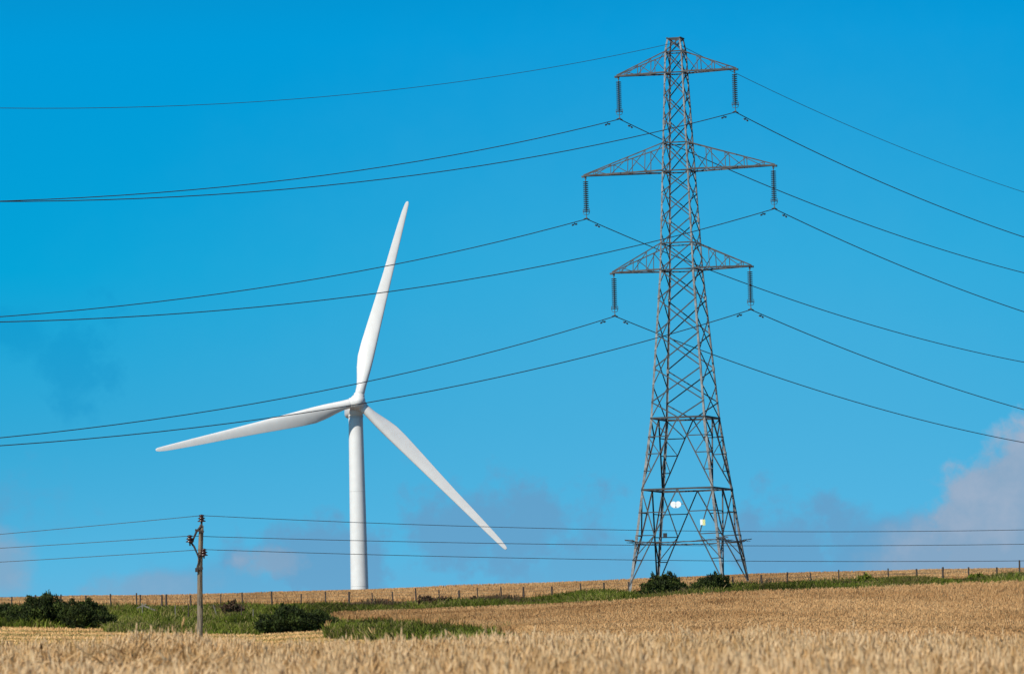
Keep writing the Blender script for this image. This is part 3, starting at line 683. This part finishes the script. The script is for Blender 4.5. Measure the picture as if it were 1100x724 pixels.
# slope and curvature of each span: (left slope, left curve, right slope, right curve); each wire has its own slack
SAG = {'earth': (-.21499, 8.561e-4, -.1454, 6.701e-4), (0, -1): (-.2172, 8.623e-4, -.14643, 6.757e-4), (0, 1): (-.22161, 8.601e-4, -.15297, 7.789e-4),
       (1, -1): (-.21512, 8.391e-4, -.14473, 6.827e-4), (1, 1): (-.22036, 8.497e-4, -.14864, 7.187e-4), (2, -1): (-.21929, 8.597e-4, -.14502, 6.585e-4), (2, 1): (-.21591, 8.039e-4, -.14808, 7.006e-4)}
def span(p0, ph, sg, s_, c_, t1, n=60):
    u = Vector((math.sin(ph), math.cos(ph), 0))*sg; return [p0+u*t_+Vector((0, 0, s_*t_+c_*t_*t_)) for t_ in np.linspace(0, t1, n)]
def conductor(p0, name, label, cat, r, key):
    SL, CL, SR, CR = SAG[key]; earth = key == 'earth'
    l_ = span(p0, PHL, -1, SL, CL, 230); r_ = span(p0, PHR, 1, SR, CR, 190)
    pts = l_[::-1]+r_[1:]; root = MB(); root.tube([p-p0 for p in pts], r, 6)
    o = root.build(name, M['wire'], None, True); o.location = p0
    tag(o, label, cat, 'power lines strung from the steel tower')
    if not earth:
        for seq in (span(Vector((0, 0, 0)), PHL, -1, SL, CL, 3.0, 3), span(Vector((0, 0, 0)), PHR, 1, SR, CR, 3.0, 3)):
            d = (seq[2]-seq[1]).normalized(); c_ = seq[1]*1.15; m = MB()
            m.tube([c_, c_+Vector((0, 0, -.16))], .03, 6); m.tube([c_-d*.26+Vector((0, 0, -.16)), c_+d*.26+Vector((0, 0, -.16))], .018, 5)
            for q in (-1, 1): m.tube([c_+d*q*.15+Vector((0, 0, -.17)), c_+d*q*.32+Vector((0, 0, -.18))], .065, 8)
            m.build('vibration_damper', M['steel_dark'], o)
for ai in range(3):
    for s_ in (-1, 1):
        p = Pw(arm_tip[(ai, s_)]+Vector((0, 0, -INS)))
        conductor(p, 'power_line', f'dark sagging wire held below the {sidew[s_]} tip of the {lvl[ai]} cross arm', 'power line', .034, (ai, s_))
conductor(Pw((0, 0, 41.7)), 'earth_wire', 'thin faint wire above all others, running over the peak of the steel tower', 'power line', .020, 'earth')

# ---------------------------------------------------------------- wooden pole and its three wires
PD = 250.0
pb = at(213.5, 692, PD); ptop = at(216.0, 561, PD); gx = float(ground(pb.x, PD))
WP = empty('utility_pole', (pb.x, PD, gx)); tag(WP, 'weathered wooden pole with three brown insulators in front of the left grass', 'utility pole')
hp = ptop.z-gx; dx = ptop.x-pb.x; px_m = F_PX/PD
m = MB(); N = 14; pts = []; rr = []
for i in range(N+1):
    t_ = i/N; pts.append((dx*t_+.02*math.sin(t_*7), .015*math.sin(t_*5), -.4+(hp+.4-.15)*t_)); rr.append(.155-.045*t_)
pts.append((dx, 0, hp-.11)); rr.append(.07)
m.tube(pts, rr, 18); m.build('pole_shaft', M['wood'], WP, True)
def loc(px, row, dy=0): v = at(px, row, PD+dy); return Vector((v.x-pb.x, dy, v.z-gx))
m = MB()
# forked bracket: long strut from the shaft up to the left insulator, stay back up to the top
m.tube([loc(214, 600, -.16), loc(208.5, 587, -.16), loc(204.8, 582, -.16)], .05, 8)
m.tube([loc(205.5, 584, -.16), loc(211, 571, -.16), loc(216.5, 564.5, -.1)], .055, 8)
m.tube([loc(216.5, 566, -.1), loc(216.5, 560, -.02)], .05, 8)
m.bar(loc(209.5, 569, -.18), loc(219, 571, -.18), .10, .06, (0, 1, 0)); m.bar(loc(211, 611, -.17), loc(218, 610, -.17), .13, .05, (0, 1, 0)); m.box(loc(211.2, 612, -.17), (.14, .1, .2))
m.bar(loc(213, 597, -.19), loc(219, 594, -.19), .07, .05, (0, 1, 0)); m.tube([loc(211, 611, -.17), loc(213.5, 603, -.17), loc(214, 599, -.17)], .03, 6)
m.build('bracket', M['iron'], WP)
m = MB(); m.tube([loc(215.5, 572, -.19), loc(216.2, 590, -.19), loc(215.5, 612, -.2), loc(214.5, 650, -.2)], .018, 5); m.build('down_lead', M['iron'], WP)
def pin_ins(p, s_=1.0):
    m = MB(); m.lathe([(.05, 0), (.05, .05), (.19, .06), (.21, .09), (.11, .14), (.10, .18), (.17, .20), (.18, .23), (.09, .28), (.08, .31), (.15, .33), (.14, .37), (.05, .41)], 18, c=p)
    return m.build('insulator', M['brownins'], WP, True)
i_top, i_left, i_right = loc(216.6, 561.5, 0), loc(204.0, 583.5, -.16), loc(219.0, 598, -.2)
for p in (i_top, i_left, i_right): pin_ins(p)
m = MB(); m.tube([i_left+Vector((0, 0, -.12)), i_left+Vector((0, 0, .05))], .035, 6); m.build('insulator_pin', M['iron'], WP); m = MB(); m.tube([i_right+Vector((0, .15, -.05)), i_right+Vector((0, 0, .04))], .035, 6); m.build('insulator_pin', M['iron'], WP)
WR = [([(482, 563.8), (676, 569.5), (800, 570.8), (1100, 568.8)], [(0, 573.7), (100, 563.2)], i_top+Vector((0, 0, .36)), 'uppermost of the three thin wires from the top of the wooden pole'),
      ([(482, 581.3), (676, 585.6), (800, 586.7), (1100, 584)], [(0, 588.6), (100, 580.5)], i_left+Vector((.0, -.1, .36)), 'middle of the three thin wires, from the left insulator of the wooden pole'),
      ([(482, 597.4), (676, 600.7), (800, 603.0), (1100, 602.0)], [(0, 603.5), (100, 596.5)], i_right+Vector((0, -.1, .36)), 'lowest of the three thin wires of the wooden pole, just above the ridge')]
dR = Vector((44.0, 30.0)).normalized(); dL = Vector((-11.3, 2.0)).normalized()
for R_, L_, p, lab in WR:
    P0 = Vector((pb.x, PD, gx))+p; pts = []
    for samples, d, t1 in ((L_, dL, 60), (R_, dR, 110)):
        tt = []; zz_ = []
        for (px, row) in samples:
            r = at(px, row, 1.0); # ray (r.x,1,r.z): P0.x+d.x t = r.x*(P0.y+d.y t)
            t_ = (r.x*P0.y-P0.x)/(d.x-r.x*d.y); tt.append(t_); zz_.append(r.z*(P0.y+d.y*t_)-P0.z)
        tt = np.array(tt); A_ = np.stack([tt, tt**2], 1); co = np.linalg.lstsq(A_, np.array(zz_), rcond=None)[0]
        if len(samples) == 2: co = np.array([co[0], max(min(co[1], .004), 0.0005)]); co[0] = (zz_[0]-co[1]*tt[0]**2)/tt[0]
        seg = [Vector((d.x*t_, d.y*t_, co[0]*t_+co[1]*t_*t_)) for t_ in np.linspace(0, t1, 40)]
        pts = (seg[::-1]) if not pts else pts+seg[1:]
    m = MB(); m.tube(pts, .015, 5); o = m.build('overhead_wire', M['wire'], None, True); o.location = P0
    tag(o, lab, 'overhead wire', 'thin wires on the wooden pole')

# ---------------------------------------------------------------- fence
FX = [-44, -17, 12, 39, 65, 92, 119, 146.5, 178, 205, 236.5, 260.5, 292, 323, 350, 375, 400, 422, 447, 472, 493, 513, 539, 563, 593, 624, 649, 676, 703, 731, 760, 788, 819, 846, 872, 901.5, 929, 955, 986, 1013, 1041, 1072, 1096, 1123, 1150]
f0 = at(550, 640, 391); FE = empty('wire_fence', (0, 391, float(ground(0, 391))))
tag(FE, 'long line of dark wooden posts and wire between the green strip and the ridge', 'fence')
thin = {400, 513, 236.5}; tops = []
for q, px in enumerate(FX):
    y = 391+rng.uniform(-.3, .3); x = at(px, 640, y).x; z = float(ground(x, y)); h = 1.28+rng.uniform(-.12, .12)+(.35 if px == 1096 else 0)+(.1 if px in (146.5, 447, 292) else 0)
    r = .045 if px in thin else rng.uniform(.052, .078); lx, ly = rng.normal(0, .04), rng.normal(0, .03)
    m = MB(); m.tube([(0, 0, -.3), (lx*.5, ly*.5, h*.5), (lx, ly, h-.03), (lx, ly, h)], [r, r, r*.94, r*.7], 8)
    o = m.build('post', M['post'], FE); o.location = (x, y-391, z-FE.location.z); tops.append(Vector((x+lx*.5, y-391-r, z-FE.location.z, )))
    if px == 146.5:
        m = MB(); m.tube([(.27, 0, -.3), (.3, 0, h*.9)], r, 8); o = m.build('post', M['post'], FE); o.location = (x, y-391, z-FE.location.z)
for h in (.35, .65, .92, 1.15):
    m = MB(); m.tube([p+Vector((0, -.01, h)) for p in tops], .007, 4); m.build('fence_wire', M['steel_dark'], FE)
def stake(px, y, h, lean, label, mat='palewood', r=.035):
    x = at(px, 640, y).x; m = MB(); m.tube([(0, 0, -.2), (lean*.5, 0, h*.5), (lean, 0, h)], [r, r, r*.8], 6); o = m.build('stake', M[mat], None); o.location = (x, y, float(ground(x, y)))
    tag(o, label, 'stake')
stake(234, 372, 1.15, -.35, 'pale leaning stake in the grass just right of the wooden pole')
stake(271, 366, 1.05, .05, 'pale upright stake in the grass left of the domed bush')
stake(188, 371, 1.1, 0, 'thin pale stake standing left of the wooden pole')
stake(202, 372, 1.2, .02, 'thin dark stake close beside the left of the wooden pole', 'post')
stake(259, 368, 1.25, 0, 'dark stake left of the pale upright one in the grass', 'post')
stake(173.5, 385, 1.35, .03, 'stout dark stake at the fence left of the fallen rail', 'post', .08)
x = at(160, 650, 378).x; m = MB(); m.bar((-.45, 0, .85), (.45, 0, .45), .12, .07, (0, 1, 0)); m.bar((-.5, 0, 0), (-.5, .02, 1.0), .09, .08, (0, 1, 0)); m.bar((-.9, 0, .65), (-.2, .1, .95), .07, .05, (0, 1, 0))
o = m.build('broken_rail', M['palewood'], None); o.location = (x, 378, float(ground(x, 378))); tag(o, 'broken pale grey rail leaning on a stump in the left grass', 'broken rail')
